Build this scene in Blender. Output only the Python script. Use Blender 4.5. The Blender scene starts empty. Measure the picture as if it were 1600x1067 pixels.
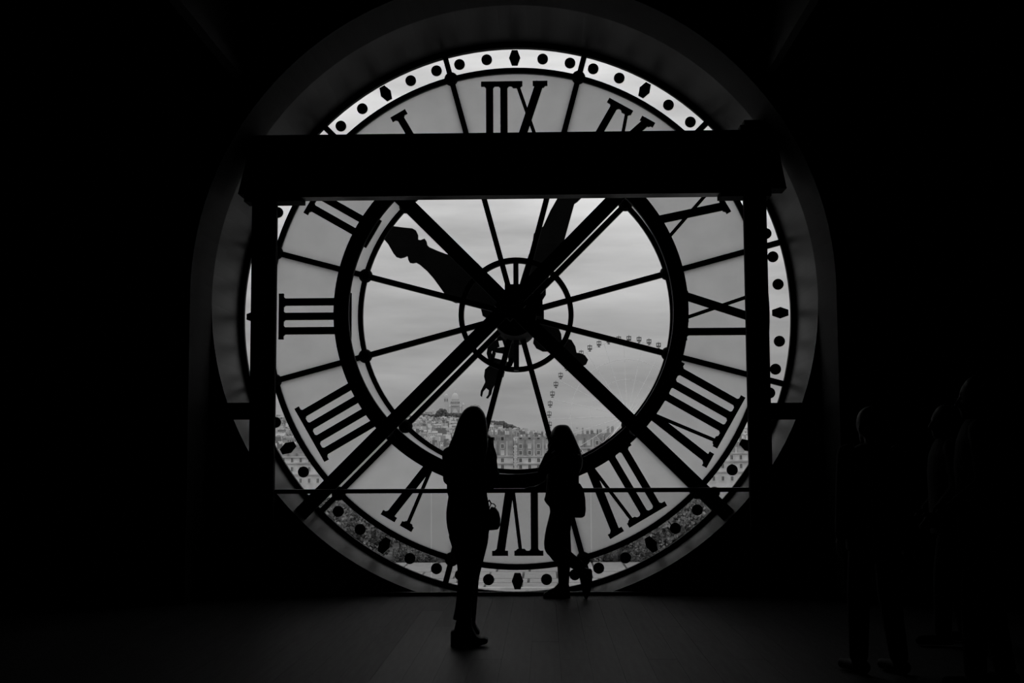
import bpy, math, random
from mathutils import Vector, Matrix
R = math.radians
scn = bpy.context.scene
col = scn.collection

# ------------------------------------------------------------------ camera, sky, exposure
S = 13.9 / 13.0                                   # metres per survey unit
CAM = Vector((0.2792 * S, 0.0, 1.435))
FPX, PITCH, YAW, ROLL = 1950.0, 0.086, 0.0249, -0.0052
_f = Vector((-math.sin(YAW) * math.cos(PITCH), math.cos(YAW) * math.cos(PITCH), math.sin(PITCH)))
_r = Vector((math.cos(YAW), math.sin(YAW), 0)); _u = _r.cross(_f)
RT = _r * math.cos(ROLL) + _u * math.sin(ROLL)
UP = _u * math.cos(ROLL) - _r * math.sin(ROLL)
cam_d = bpy.data.cameras.new('camera'); cam = bpy.data.objects.new('camera', cam_d); col.objects.link(cam)
cam.matrix_world = Matrix(((RT.x, UP.x, -_f.x, CAM.x), (RT.y, UP.y, -_f.y, CAM.y), (RT.z, UP.z, -_f.z, CAM.z), (0, 0, 0, 1)))
cam_d.sensor_width = 36.0; cam_d.lens = FPX / 1600 * 36.0
cam_d.clip_start = 0.05; cam_d.clip_end = 20000
scn.camera = cam

scn.view_settings.view_transform = 'Standard'; scn.view_settings.look = 'None'
scn.view_settings.exposure = 0.0; scn.view_settings.gamma = 1.0
scn.view_settings.use_curve_mapping = False

world = bpy.data.worlds.new('overcast_sky'); scn.world = world; world.use_nodes = True
nt = world.node_tree; nt.nodes.clear()
def wn(t, **k):
    n = nt.nodes.new(t)
    for a, b in k.items(): setattr(n, a, b)
    return n
o_ = wn('ShaderNodeOutputWorld'); bg = wn('ShaderNodeBackground'); tc = wn('ShaderNodeTexCoord')
sep = wn('ShaderNodeSeparateXYZ'); ramp = wn('ShaderNodeValToRGB')
nt.links.new(tc.outputs['Generated'], sep.inputs[0])
nt.links.new(sep.outputs['Z'], ramp.inputs[0])
els = [(0.0, .37), (0.03, .375), (0.07, .40), (0.105, .46), (0.15, .58), (0.20, .72), (0.30, .80), (1.0, .86)]
e = ramp.color_ramp.elements
e[0].position = 0; e[0].color = (els[0][1],) * 3 + (1,)
e[1].position = 1; e[1].color = (els[-1][1],) * 3 + (1,)
for p, v in els[1:-1]:
    q = e.new(p); q.color = (v, v, v, 1)
mp = wn('ShaderNodeMapping'); mp.inputs['Scale'].default_value = (2.2, 2.2, 13.0); mp.inputs['Location'].default_value = (.7, .2, .35)
nz = wn('ShaderNodeTexNoise'); nz.inputs['Scale'].default_value = 2.4; nz.inputs['Detail'].default_value = 7; nz.inputs['Roughness'].default_value = .52
nt.links.new(tc.outputs['Generated'], mp.inputs[0]); nt.links.new(mp.outputs[0], nz.inputs[0])
mr = wn('ShaderNodeMapRange'); mr.inputs['From Min'].default_value = .3; mr.inputs['From Max'].default_value = .7
mr.inputs['To Min'].default_value = .72; mr.inputs['To Max'].default_value = 1.22
nt.links.new(nz.outputs[0], mr.inputs[0])
mul = wn('ShaderNodeVectorMath', operation='MULTIPLY')
nt.links.new(ramp.outputs[0], mul.inputs[0]); nt.links.new(mr.outputs[0], mul.inputs[1])
nt.links.new(mul.outputs[0], bg.inputs[0]); bg.inputs[1].default_value = 1.08
nt.links.new(bg.outputs[0], o_.inputs[0])

def ray(px, py):
    return _f + RT * ((px - 800) / FPX) - UP * ((py - 533.5) / FPX)
def P(px, py, y):                                  # survey point at distance y
    d = ray(px, py); t = (y - CAM.y) / d.y
    return CAM + d * t
def FL(px, py):                                    # survey point on the floor
    d = ray(px, py); t = -CAM.z / d.z
    return CAM + d * t

# ------------------------------------------------------------------ materials
MATS = {}
def mat(name, v, rough=.7, spec=.3, noise=0.0, scale=8.0, bump=0.0, metal=0.0, stretch=(1, 1, 1)):
    if name in MATS: return MATS[name]
    m = bpy.data.materials.new(name); m.use_nodes = True; t = m.node_tree
    b = t.nodes['Principled BSDF']
    b.inputs['Base Color'].default_value = (v, v, v, 1); b.inputs['Roughness'].default_value = rough
    b.inputs['Specular IOR Level'].default_value = spec; b.inputs['Metallic'].default_value = metal
    if noise or bump:
        c = t.nodes.new('ShaderNodeTexCoord'); mpn = t.nodes.new('ShaderNodeMapping'); mpn.inputs['Scale'].default_value = stretch
        n = t.nodes.new('ShaderNodeTexNoise'); n.inputs['Scale'].default_value = scale; n.inputs['Detail'].default_value = 6
        t.links.new(c.outputs['Object'], mpn.inputs[0]); t.links.new(mpn.outputs[0], n.inputs[0])
        if noise:
            g = t.nodes.new('ShaderNodeMapRange'); g.inputs['From Min'].default_value = .3; g.inputs['From Max'].default_value = .7
            g.inputs['To Min'].default_value = v * (1 - noise); g.inputs['To Max'].default_value = v * (1 + noise)
            t.links.new(n.outputs[0], g.inputs[0]); t.links.new(g.outputs[0], b.inputs['Base Color'])
        if bump:
            bp = t.nodes.new('ShaderNodeBump'); bp.inputs['Strength'].default_value = bump; bp.inputs['Distance'].default_value = .02
            t.links.new(n.outputs[0], bp.inputs['Height']); t.links.new(bp.outputs[0], b.inputs['Normal'])
    MATS[name] = m; return m
def glass(name, tint, gloss=.04, rough=.03):
    m = bpy.data.materials.new(name); m.use_nodes = True; t = m.node_tree; t.nodes.clear()
    o = t.nodes.new('ShaderNodeOutputMaterial'); mx = t.nodes.new('ShaderNodeMixShader'); mx.inputs[0].default_value = gloss
    a = t.nodes.new('ShaderNodeBsdfTransparent'); a.inputs[0].default_value = (tint, tint, tint, 1)
    g = t.nodes.new('ShaderNodeBsdfGlossy'); g.inputs['Roughness'].default_value = rough; g.inputs[0].default_value = (.8, .8, .8, 1)
    t.links.new(a.outputs[0], mx.inputs[1]); t.links.new(g.outputs[0], mx.inputs[2]); t.links.new(mx.outputs[0], o.inputs[0])
    MATS[name] = m; return m
def milk(name, v):
    m = bpy.data.materials.new(name); m.use_nodes = True; t = m.node_tree; t.nodes.clear()
    o = t.nodes.new('ShaderNodeOutputMaterial'); tr = t.nodes.new('ShaderNodeBsdfTranslucent')
    c = t.nodes.new('ShaderNodeTexCoord'); n = t.nodes.new('ShaderNodeTexNoise'); n.inputs['Scale'].default_value = 3.5; n.inputs['Detail'].default_value = 8
    g = t.nodes.new('ShaderNodeMapRange'); g.inputs['From Min'].default_value = .25; g.inputs['From Max'].default_value = .75
    g.inputs['To Min'].default_value = v * .96; g.inputs['To Max'].default_value = v * 1.04
    t.links.new(c.outputs['Object'], n.inputs[0]); t.links.new(n.outputs[0], g.inputs[0]); t.links.new(g.outputs[0], tr.inputs[0])
    df = t.nodes.new('ShaderNodeBsdfDiffuse'); df.inputs[0].default_value = (.25, .25, .25, 1)
    ad = t.nodes.new('ShaderNodeMixShader'); ad.inputs[0].default_value = .12
    t.links.new(tr.outputs[0], ad.inputs[1]); t.links.new(df.outputs[0], ad.inputs[2]); t.links.new(ad.outputs[0], o.inputs[0])
    MATS[name] = m; return m
M_iron = mat('black_iron', .006, .7, .06)
M_dial = mat('dial_iron', .012, .7, .1)
M_steel = mat('dark_steel', .004, .8, .04)
M_hand = mat('weathered_hand_paint', .12, .8, .1, noise=.15, scale=4)
M_bar = mat('grey_rod_metal', .7, .6, .3)
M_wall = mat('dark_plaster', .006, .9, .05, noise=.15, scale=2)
M_reveal = mat('reveal_gloss_paint', .026, .42, .07, noise=.12, scale=1.5)
M_niche = mat('niche_gloss_paint', .034, .6, .04, noise=.12, scale=1.5)
M_floor = mat('stained_oak', .06, .42, .35, noise=.3, scale=3.0, stretch=(9, .8, 1), bump=.05)
M_sub = mat('subfloor', .02, .9, .1)
M_clear = glass('clear_glass', .94)
M_rail_g = glass('balustrade_glass', .89, .03)
M_milk = milk('milky_glass', .80)
M_rail = mat('rail_metal', .02, .45, .3)

# ------------------------------------------------------------------ mesh helpers
class MB:
    def __init__(s): s.v = []; s.f = []
    def add(s, vs, fs):
        n = len(s.v); s.v += [tuple(p) for p in vs]; s.f += [tuple(i + n for i in f) for f in fs]; return s
    def box(s, x0, x1, y0, y1, z0, z1):
        v = [(x, y, z) for z in (z0, z1) for y in (y0, y1) for x in (x0, x1)]
        return s.add(v, [(0, 2, 3, 1), (4, 5, 7, 6), (0, 1, 5, 4), (2, 6, 7, 3), (0, 4, 6, 2), (1, 3, 7, 5)])
    def prism(s, poly, y0, y1):                     # poly in (x,z), extruded along y
        n = len(poly)
        a = sum(poly[i][0] * poly[(i + 1) % n][1] - poly[(i + 1) % n][0] * poly[i][1] for i in range(n))
        if a < 0: poly = poly[::-1]
        v = [(x, y0, z) for x, z in poly] + [(x, y1, z) for x, z in poly]
        f = [tuple(range(n)), tuple(range(2 * n - 1, n - 1, -1))]
        f += [(i, i + n, (i + 1) % n + n, (i + 1) % n) for i in range(n)]
        return s.add(v, f)
    def stroke(s, a, b, w, y0, y1):                 # straight bar in the xz plane
        ax, az = a; bx, bz = b; L = math.hypot(bx - ax, bz - az); nx, nz_ = -(bz - az) / L * w / 2, (bx - ax) / L * w / 2
        return s.prism([(ax + nx, az + nz_), (bx + nx, bz + nz_), (bx - nx, bz - nz_), (ax - nx, az - nz_)], y0, y1)
    def ring(s, r0, r1, a0, a1, y0, y1, n):         # sector of a ring about the y axis, angles clockwise from +z
        full = abs(a1 - a0) > 6.2831
        k = n if full else n + 1; v = []
        for i in range(k):
            a = a0 + (a1 - a0) * i / n; sx, cz = math.sin(a), math.cos(a)
            v += [(r0 * sx, y0, r0 * cz), (r1 * sx, y0, r1 * cz), (r1 * sx, y1, r1 * cz), (r0 * sx, y1, r0 * cz)]
        f = []
        for i in range(n):
            j = (i + 1) % k if full else i + 1
            for q in range(4):
                f.append((i * 4 + q, i * 4 + (q + 1) % 4, j * 4 + (q + 1) % 4, j * 4 + q))
        if not full: f += [(0, 3, 2, 1), ((k - 1) * 4, (k - 1) * 4 + 1, (k - 1) * 4 + 2, (k - 1) * 4 + 3)]
        return s.add(v, f)
    def tube(s, a, b, r0, r1=None, n=10):
        r1 = r0 if r1 is None else r1
        a, b = Vector(a), Vector(b); d = (b - a).normalized()
        x = d.orthogonal().normalized(); y = d.cross(x); v = []
        for c, r in ((a, r0), (b, r1)):
            for i in range(n):
                t = 2 * math.pi * i / n; v.append(c + x * (r * math.cos(t)) + y * (r * math.sin(t)))
        f = [(i, (i + 1) % n, (i + 1) % n + n, i + n) for i in range(n)] + [tuple(range(n - 1, -1, -1)), tuple(range(n, 2 * n))]
        return s.add(v, f)
    def ball(s, c, r, n=12, m=8, sc=(1, 1, 1)):
        c = Vector(c); v = [c + Vector((0, 0, r * sc[2]))]; f = []
        for j in range(1, m):
            p = math.pi * j / m
            for i in range(n):
                t = 2 * math.pi * i / n
                v.append(c + Vector((r * sc[0] * math.sin(p) * math.cos(t), r * sc[1] * math.sin(p) * math.sin(t), r * sc[2] * math.cos(p))))
        v.append(c - Vector((0, 0, r * sc[2])))
        for i in range(n): f.append((0, 1 + i, 1 + (i + 1) % n))
        for j in range(m - 2):
            for i in range(n):
                a = 1 + j * n + i; b = 1 + j * n + (i + 1) % n; f.append((a, a + n, b + n, b))
        q = 1 + (m - 2) * n; l = len(v) - 1
        for i in range(n): f.append((l, q + (i + 1) % n, q + i))
        return s.add(v, f)
    def cap(s, a, b, r0, r1=None):                  # tapered capsule
        r1 = r0 if r1 is None else r1
        s.tube(a, b, r0, r1, 12); s.ball(a, r0, 12, 8); s.ball(b, r1, 12, 8); return s
    def lathe(s, prof, c, n=16):                    # prof: (r, z) upwards
        c = Vector(c); v = []; f = []
        for r, z in prof:
            for i in range(n):
                t = 2 * math.pi * i / n; v.append(c + Vector((r * math.cos(t), r * math.sin(t), z)))
        for j in range(len(prof) - 1):
            for i in range(n):
                f.append((j * n + i, j * n + (i + 1) % n, (j + 1) * n + (i + 1) % n, (j + 1) * n + i))
        f += [tuple(range(n - 1, -1, -1)), tuple(range((len(prof) - 1) * n, len(prof) * n))]
        return s.add(v, f)
    def loft(s, rows, n=24, p=2.3):                 # rows: (cx, cy, z, half width, half depth)
        v = []; f = []
        for cx, cy, z, a, b in rows:
            for i in range(n):
                t = 2 * math.pi * i / n; ct, st = math.cos(t), math.sin(t)
                v.append((cx + a * math.copysign(abs(ct) ** (2 / p), ct), cy + b * math.copysign(abs(st) ** (2 / p), st), z))
        for j in range(len(rows) - 1):
            for i in range(n):
                f.append((j * n + i, j * n + (i + 1) % n, (j + 1) * n + (i + 1) % n, (j + 1) * n + i))
        f += [tuple(range(n - 1, -1, -1)), tuple(range((len(rows) - 1) * n, len(rows) * n))]
        return s.add(v, f)
    def mesh(s, name, m, smooth=False, off=(0, 0, 0)):
        me = bpy.data.meshes.new(name)
        me.from_pydata([(x - off[0], y - off[1], z - off[2]) for x, y, z in s.v], [], s.f)
        me.validate(); me.update()
        me.materials.append(m)
        if smooth:
            for p_ in me.polygons: p_.use_smooth = True
        return me
    def build(s, name, m, parent=None, smooth=False):
        off = parent_world(parent) if parent else (0, 0, 0)
        o = bpy.data.objects.new(name, s.mesh(name, m, smooth, off)); col.objects.link(o)
        if parent: o.parent = parent
        return o
def parent_world(p):
    v = Vector((0, 0, 0))
    while p: v += p.location; p = p.parent
    return v
def inst(name, me, parent, loc=(0, 0, 0), rot=(0, 0, 0)):
    o = bpy.data.objects.new(name, me); col.objects.link(o); o.parent = parent; o.location = loc; o.rotation_euler = rot; return o
def tag(o, label=None, cat=None, group=None, kind=None):
    for k, v in (('label', label), ('category', cat), ('group', group), ('kind', kind)):
        if v: o[k] = v
    return o
def thing(name, label, cat, loc=(0, 0, 0), group=None, kind=None):
    o = bpy.data.objects.new(name, None); col.objects.link(o); o.location = loc; o.empty_display_size = .2
    return tag(o, label, cat, group, kind)
def sharp(o, ang=40):
    me = o.data
    for p in me.polygons: p.use_smooth = True
    try: me.set_sharp_from_angle(angle=R(ang))
    except Exception: pass

# ------------------------------------------------------------------ the room
ZC = CAM.z + 1.3996 * S                             # height of the clock's centre
YD = 13.9                                           # plane of the dial
YA, YS = 11.0 * S, 11.7 * S                         # arch face, wall face behind the niche
RA, RS, RD = 2.871 * S, 2.862 * S, 2.925 * S

def holed_wall(name, inner_f, inner_b, y0, y1, bounds, m, m_in):
    x0, x1, z0, z1 = bounds; n = len(inner_f); mb = MB()
    def out(x, z):                                  # push a hole point to the outer rectangle
        dx, dz = x, z - ZC
        tx = (x1 / dx if dx > 0 else x0 / dx) if abs(dx) > 1e-6 else 1e9
        tz = ((z1 - ZC) / dz if dz > 0 else (z0 - ZC) / dz) if abs(dz) > 1e-6 else 1e9
        t = min(tx, tz); return dx * t, ZC + dz * t
    v = []
    for (x, z), (xb, zb) in zip(inner_f, inner_b):
        ox, oz = out(x, z); v += [(x, y0, z), (ox, y0, oz), (xb, y1, zb), (ox, y1, oz)]
    f = []; mi = []
    for i in range(n):
        a, b = i * 4, ((i + 1) % n) * 4
        f += [(a, a + 1, b + 1, b), (a + 2, b + 2, b + 3, a + 3), (a, b, b + 2, a + 2), (a + 1, a + 3, b + 3, b + 1)]; mi += [0, 0, 1, 0]
    mb.add(v, f); o = mb.build(name, m); o.data.materials.append(m_in)
    for p_, k in zip(o.data.polygons, mi): p_.material_index = k
    return o
N = 128
bx = (-6.0, 6.0, -0.6, 7.6)
circ = lambda r: [(r * math.sin(2 * math.pi * i / N), ZC + r * math.cos(2 * math.pi * i / N)) for i in range(N)]
wb = holed_wall('wall_back', circ(RS), circ(RD), YS, 14.15, bx, M_wall, M_reveal)
tag(wb, 'dark wall with the round opening that holds the clock', 'wall', kind='structure')
def arch(r):
    pts = []
    for x, z in circ(r):
        if z < ZC:
            a = math.atan2(x, z - ZC); dx, dz = math.sin(a), math.cos(a)
            t = min(r / abs(dx) if abs(dx) > 1e-6 else 1e9, (-0.3 - ZC) / dz); pts.append((dx * t, ZC + dz * t))
        else: pts.append((x, z))
    return pts
wf = holed_wall('wall_front', arch(RA), arch(RS), YA, YS, bx, M_wall, M_niche)
tag(wf, 'dark wall with tall arched niche in front of the clock', 'wall', kind='structure')
def struct(name, mb, m, label, cat): return tag(mb.build(name, m), label, cat, kind='structure')
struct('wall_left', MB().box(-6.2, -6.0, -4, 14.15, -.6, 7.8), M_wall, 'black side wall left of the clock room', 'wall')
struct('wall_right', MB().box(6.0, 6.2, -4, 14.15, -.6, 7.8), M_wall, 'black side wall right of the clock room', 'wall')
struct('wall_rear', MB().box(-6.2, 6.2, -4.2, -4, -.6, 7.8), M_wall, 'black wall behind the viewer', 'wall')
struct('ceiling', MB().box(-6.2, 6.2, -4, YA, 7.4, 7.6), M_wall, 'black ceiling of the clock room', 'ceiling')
fl = struct('floor', MB().box(-6.0, 6.0, -4, YS, -.2, -.012), M_sub, 'dim plank floor in front of the big clock', 'floor')
random.seed(4)
M_pl = [mat('stained_oak_%d' % i, .060 + .003 * i, .50 + .015 * i, .18, noise=.22, scale=3.0, stretch=(9, .8, 1), bump=.05) for i in range(4)]
PW, PLN = .20, 2.6
pm = {}
k = 0
for i in range(60):
    x0 = -6.0 + i * PW; y = 2.5 - (i % 3) * .8
    while y < YS - .02:
        y1 = min(y + PLN, YS - .004); L = round(y1 - y, 3); key = (L, (i * 7 + int(y * 3)) % 4)
        if key not in pm: pm[key] = MB().box(.0006, PW - .0006, .0006, L - .0006, -.012, 0).mesh('plank', M_pl[key[1]])
        inst('plank', pm[key], fl, (x0, y, random.uniform(-.0006, 0))); y = y1
# long ceiling beams running to the arch wall
for n_, (pa, pb, side) in enumerate((((368, 126), (383, 117), 'left'), ((1208, 117), (1196, 107), 'right'))):
    a, b = P(*pa, YA), P(*pb, YA); x0, x1 = sorted((a.x, b.x)); z = a.z
    struct('trim_%d' % (n_ + 1), MB().box(x0, x1, -4, YA, z, z + .12).box(x0 + .05, x1 - .05, -4, YA, z + .12, 7.4), mat('beam_paint', .03, .6, .2),
           'long dark ceiling beam running to the arch, %s of it' % side, 'beam')

# ------------------------------------------------------------------ the clock face
clock = thing('wall_clock', 'giant round glass clock face with roman numerals seen from behind', 'clock', (0, YD, ZC))
def cpart(name, mb, m, smooth=False):
    o = bpy.data.objects.new(name, mb.mesh(name, m, smooth)); col.objects.link(o); o.parent = clock; return o
TAU = 2 * math.pi
cpart('outer_rim', MB().ring(2.858 * S, 2.95 * S, 0, TAU, -.045, .012, 160), M_dial)
cpart('band_ring', MB().ring(2.578 * S, 2.636 * S, 0, TAU, -.05, .015, 160), M_dial)
cpart('inner_ring', MB().ring(1.608 * S, 1.657 * S, 0, TAU, -.05, .015, 128), M_dial)
cpart('hub_ring', MB().ring(.548 * S, .601 * S, 0, TAU, -.06, .04, 96), M_dial)
sp = MB().stroke((0, .1), (0, 2.90 * S), .056 * S, -.05, .04).mesh('spoke', M_dial)
kn = MB().ball((0, -.03, 0), .074 * S, 16, 10, (1, .8, 1)).mesh('knob', M_dial, True)
def sector(r0, r1, m, nm, n=16): return MB().ring(r0, r1, R(-15), R(15), -.006, .006, n).mesh(nm, m)
pm1 = sector(1.63 * S, 2.60 * S, M_milk, 'milky_pane'); pm2 = sector(2.61 * S, 2.88 * S, M_clear, 'clear_pane'); pm3 = sector(.57 * S, 1.63 * S, M_clear, 'clear_pane')
disc = MB().ring(0.0001, .057 * S, 0, TAU, -.03, -.008, 28).mesh('minute_marker', M_dial)
dia = MB().prism([(-.030 * S, .083 * S), (.030 * S, .083 * S), (.060 * S, 0), (.030 * S, -.083 * S), (-.030 * S, -.083 * S), (-.060 * S, 0)], -.03, -.008).mesh('hour_marker', M_dial)
for k in range(12):
    a = R(15 + 30 * k); dv = Vector((math.sin(a), 0, math.cos(a)))
    inst('spoke', sp, clock, (0, 0, 0), (0, a, 0))
    inst('knob', kn, clock, dv * 1.634 * S); inst('knob', kn, clock, dv * 2.615 * S)
    h = R(30 * k)
    for me, nm in ((pm1, 'milky_pane'), (pm2, 'clear_pane'), (pm3, 'clear_pane')): inst(nm, me, clock, (0, 0, 0), (0, h, 0))
    inst('hour_marker', dia, clock, Vector((math.sin(h), 0, math.cos(h))) * 2.7505 * S, (0, h, 0))
    for da in (-12.35, -6.22, 6.22, 12.35):
        b = h + R(da); inst('minute_marker', disc, clock, Vector((math.sin(b), 0, math.cos(b))) * 2.7505 * S, (0, b, 0))
cpart('clear_pane', MB().ring(0.0001, .57 * S, 0, TAU, -.006, .006, 48), M_clear)
TOP, BOT, TH, TN, SR = 2.492 * S, 1.727 * S, .076 * S, .036 * S, .05 * S
def numeral(txt):
    mb = MB(); x = 0; el = []
    for i, c in enumerate(txt):
        nx = txt[i + 1] if i + 1 < len(txt) else ''
        if c == 'I': el.append(('I', x)); x += .152 if nx == 'I' else .135
        elif c == 'V': el.append(('V', x)); x += .215 + .14
        else: el.append(('X', x)); x += .25 + .135
    xs = [q for t, q in el]; last = el[-1]; W = last[1] + {'I': 0, 'V': .215, 'X': .25}[last[0]]
    Y0, Y1 = -.045, -.008
    X = lambda q: -(q - W / 2) * S                  # mirrored: the face is read from the street
    def serif(q, hw, top):
        z0, z1 = (TOP - SR, TOP) if top else (BOT, BOT + SR)
        mb.prism([(X(q - hw), z0), (X(q + hw), z0), (X(q + hw), z1), (X(q - hw), z1)], Y0, Y1)
        zz = z0 - .02 * S if top else z1 + .02 * S; ze = z0 if top else z1
        mb.prism([(X(q - .055), ze), (X(q + .055), ze), (X(q + .036), zz), (X(q - .036), zz)], Y0, Y1)
    for t, q in el:
        if t == 'I':
            mb.stroke((X(q), BOT + .01), (X(q), TOP - .01), TH, Y0, Y1); serif(q, .09, True); serif(q, .09, False)
        elif t == 'V':
            mb.stroke((X(q), TOP - .01), (X(q + .115), BOT), TH * 1.15, Y0, Y1); mb.stroke((X(q + .215), TOP - .01), (X(q + .125), BOT), TN, Y0, Y1)
            serif(q, .082, True); serif(q + .215, .068, True)
        else:
            mb.stroke((X(q), TOP - .01), (X(q + .25), BOT + .01), TH * 1.12, Y0, Y1); mb.stroke((X(q + .25), TOP - .01), (X(q), BOT + .01), TN, Y0, Y1)
            serif(q, .078, True); serif(q + .25, .062, True); serif(q, .062, False); serif(q + .25, .078, False)
    return mb
for hnum, txt in enumerate(['XII', 'I', 'II', 'III', 'IIII', 'V', 'VI', 'VII', 'VIII', 'IX', 'X', 'XI']):
    o = cpart('numeral', numeral(txt), M_dial); o.rotation_euler = (0, R(-30 * hnum), 0)

# ------------------------------------------------------------------ hands (outside the glass) and the driving gear
YH = YD + .30
def plate(name, polys, y0, y1, m, parent):
    mb = MB()
    for poly in polys: mb.prism([(P(a, b, YH).x, P(a, b, YH).z) for a, b in poly], y0, y1)
    return mb.build(name, m, parent)
hubp = P(806.4, 492, YD)
hh = thing('hour_hand', 'broad dark clock hand with bulbous spade pointing to the upper left', 'clock hand', (hubp.x, YH, hubp.z))
plate('blade', [[(586, 352), (600, 352.5), (614.1, 353.2), (627.5, 355), (644.3, 356.7), (650, 360.2), (653, 366.5), (653, 374.3), (657, 375), (663.3, 372.6), (666.1, 376.4), (667.5, 382.7),
    (671, 386.2), (683.7, 391.8), (697, 396.8), (720, 402), (739.9, 408.7), (746.9, 411.5), (752, 418), (768, 440), (790, 466), (812, 480), (806, 503), (765, 500), (754, 493), (751, 481),
    (735, 476), (718, 472.7), (711.8, 473), (706.2, 470.5), (693.5, 457.2), (685, 445.3), (676.7, 434), (666.8, 422.8), (655.6, 413), (650, 409.8), (645, 410.8), (640, 410), (638, 405.9),
    (636.6, 399.3), (631, 401.7), (625.4, 403), (619, 401), (614.8, 396), (606.4, 381.3), (600, 373.6)]], YH, YH + .05, M_hand, hh)
plate('tail', [[(806, 470), (835, 488), (862, 508), (873, 513), (877, 522), (877.5, 530), (880, 534), (885, 528.5), (893, 531), (899, 541), (901, 551), (906, 551.5), (914, 555), (919, 562),
    (916, 569), (911, 571.5), (905, 570.5), (898, 567), (890, 568), (876, 566), (868, 556), (866, 547), (858, 549), (848, 549), (838, 544), (833, 536), (834, 529), (840, 522), (806, 500)]], YH, YH + .05, M_hand, hh)
mh = thing('minute_hand', 'long dark clock hand rising steeply to the upper right, forked tail below', 'clock hand', (hubp.x, YH + .12, hubp.z))
plate('blade', [[(905, 275), (912, 290), (912, 300), (909.3, 304.8), (902.8, 311.3), (897.9, 314.6), (892, 336), (881.5, 373.7), (868, 408), (853, 440), (853, 458), (848, 466), (838, 470), (820, 500), (796, 492),
    (806, 460), (815, 430), (826, 395), (834, 380), (832.5, 372), (834, 362), (848.7, 350.7), (860, 326), (874.9, 299.8), (884, 280)]], YH + .12, YH + .17, M_hand, mh)
plate('tail', [[(800, 490), (822, 505), (806, 535), (802, 565), (797, 573), (792, 572), (794, 560), (784, 530), (776, 531), (776, 520)],
    [(777, 527), (770, 533), (761, 542), (759.5, 551), (762, 560), (768, 566), (773, 560), (768, 555), (767, 548), (770, 544), (780, 540)],
    [(769, 547), (774, 550), (772, 558), (784, 561), (793, 564), (800, 557), (800, 570), (786, 577), (768, 572), (766, 560)],
    [(764, 544), (790, 540), (796, 549), (786, 551), (773, 549)],
    [(766, 568), (782, 570), (788, 580), (786, 588), (777.3, 592), (772.6, 600), (768.6, 606.6), (766.8, 615), (761.4, 622), (758.5, 620.7), (762, 616), (763.2, 609), (758.6, 605.3), (753.9, 611),
     (752, 619.5), (749.6, 617.5), (750.4, 610), (757.4, 596), (755.5, 587), (757, 576)]], YH + .12, YH + .17, M_hand, mh)
for q in (hh, mh):
    y = q.location.y
    MB().tube((hubp.x, y - .02, hubp.z), (hubp.x, y + .07, hubp.z), .13, .13, 24).build('boss', M_hand, q)
gear = thing('clock_motor', 'black motor housing at the hub of the clock', 'motor', (hubp.x, YD - .4, hubp.z))
def rect(a, b, c, d, y): p, q = P(a, b, y), P(c, d, y); return min(p.x, q.x), max(p.x, q.x), min(p.z, q.z), max(p.z, q.z)
g = rect(790, 450, 833, 522, YD - .3)
MB().box(g[0], g[1], YD - .62, YD - .09, g[2], g[3]).build('gear_box', M_iron, gear)
g = rect(828, 463, 848, 486, YD - .3); MB().box(g[0], g[1], YD - .5, YD - .15, g[2], g[3]).build('motor_drum', M_iron, gear)
g = rect(820, 484, 850, 496, YD - .3); MB().box(g[0], g[1], YD - .45, YD - .1, g[2], g[3]).build('bracket', M_iron, gear)
MB().tube((hubp.x, YD - .7, hubp.z - .07), (hubp.x, YD + .5, hubp.z - .07), .23, .23, 32).build('shaft', M_iron, gear)
g = rect(802, 407, 811, 579, YD - .09); MB().box(g[0], g[1], YD - .12, YD - .07, g[2], g[3]).build('mounting_bar', M_bar, gear)

# ------------------------------------------------------------------ iron cross and ring braced in front of the face
YX = 11.95 * S
cross = thing('iron_cross_brace', 'black iron X brace with heavy ring in front of the clock', 'brace', tuple(P(798, 480, YX)))
ends = [((796, 476), (472.5, 800), 1), ((797, 477), (1127, 794), 1), ((797, 477), (587, 270), 0), ((797, 477), (1002, 268), 0)]   # the upper arms end behind the lintel
for a, b, run in ends:
    A, B = P(*a, YX), P(*b, YX); d = Vector((B.x, 0, B.z - ZC))
    u = Vector((B.x - A.x, 0, B.z - A.z)).normalized()
    while run and Vector((B.x, 0, B.z - ZC)).length < 2.868 * S: B = B + u * .01      # run out to the reveal
    MB().stroke((A.x, A.z), (B.x, B.z), .138 * S, YX - .005, YX + .035).build('diagonal_beam', M_iron, cross)
MB().prism([(P(*q, YX).x, P(*q, YX).z) for q in ((797, 452), (822, 477), (797, 502), (772, 477))], YX - .03, YX + .06).build('gusset_plate', M_iron, cross)
YT = 12.55 * S
tc_ = P(797.6, 485.7, YT); rr = 279.0 / 1950 * YT
o = MB().ring(rr - .150 * S, rr, 0, TAU, -.02, .03, 160); o.v = [(x + tc_.x, y + YT, z + tc_.z) for x, y, z in o.v]
o.build('support_ring', M_iron, cross)
o = MB().ring(rr - .152 * S, rr - .13 * S, 0, TAU, .03, .045, 160); o.v = [(x + tc_.x, y + YT, z + tc_.z) for x, y, z in o.v]
o.build('ring_flange', mat('pale_flange', .05, .4, .5), cross)  # lip in a paler, smoother tone than the ring
for k in range(4):                                  # spacers tie the ring to the cross
    a = R(45 + 90 * k); q = (tc_.x + math.sin(a) * (rr - .07), tc_.z + math.cos(a) * (rr - .07))
    MB().tube((q[0], YX, q[1]), (q[0], YT, q[1]), .05, .05, 12).build('spacer', M_iron, cross)

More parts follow.
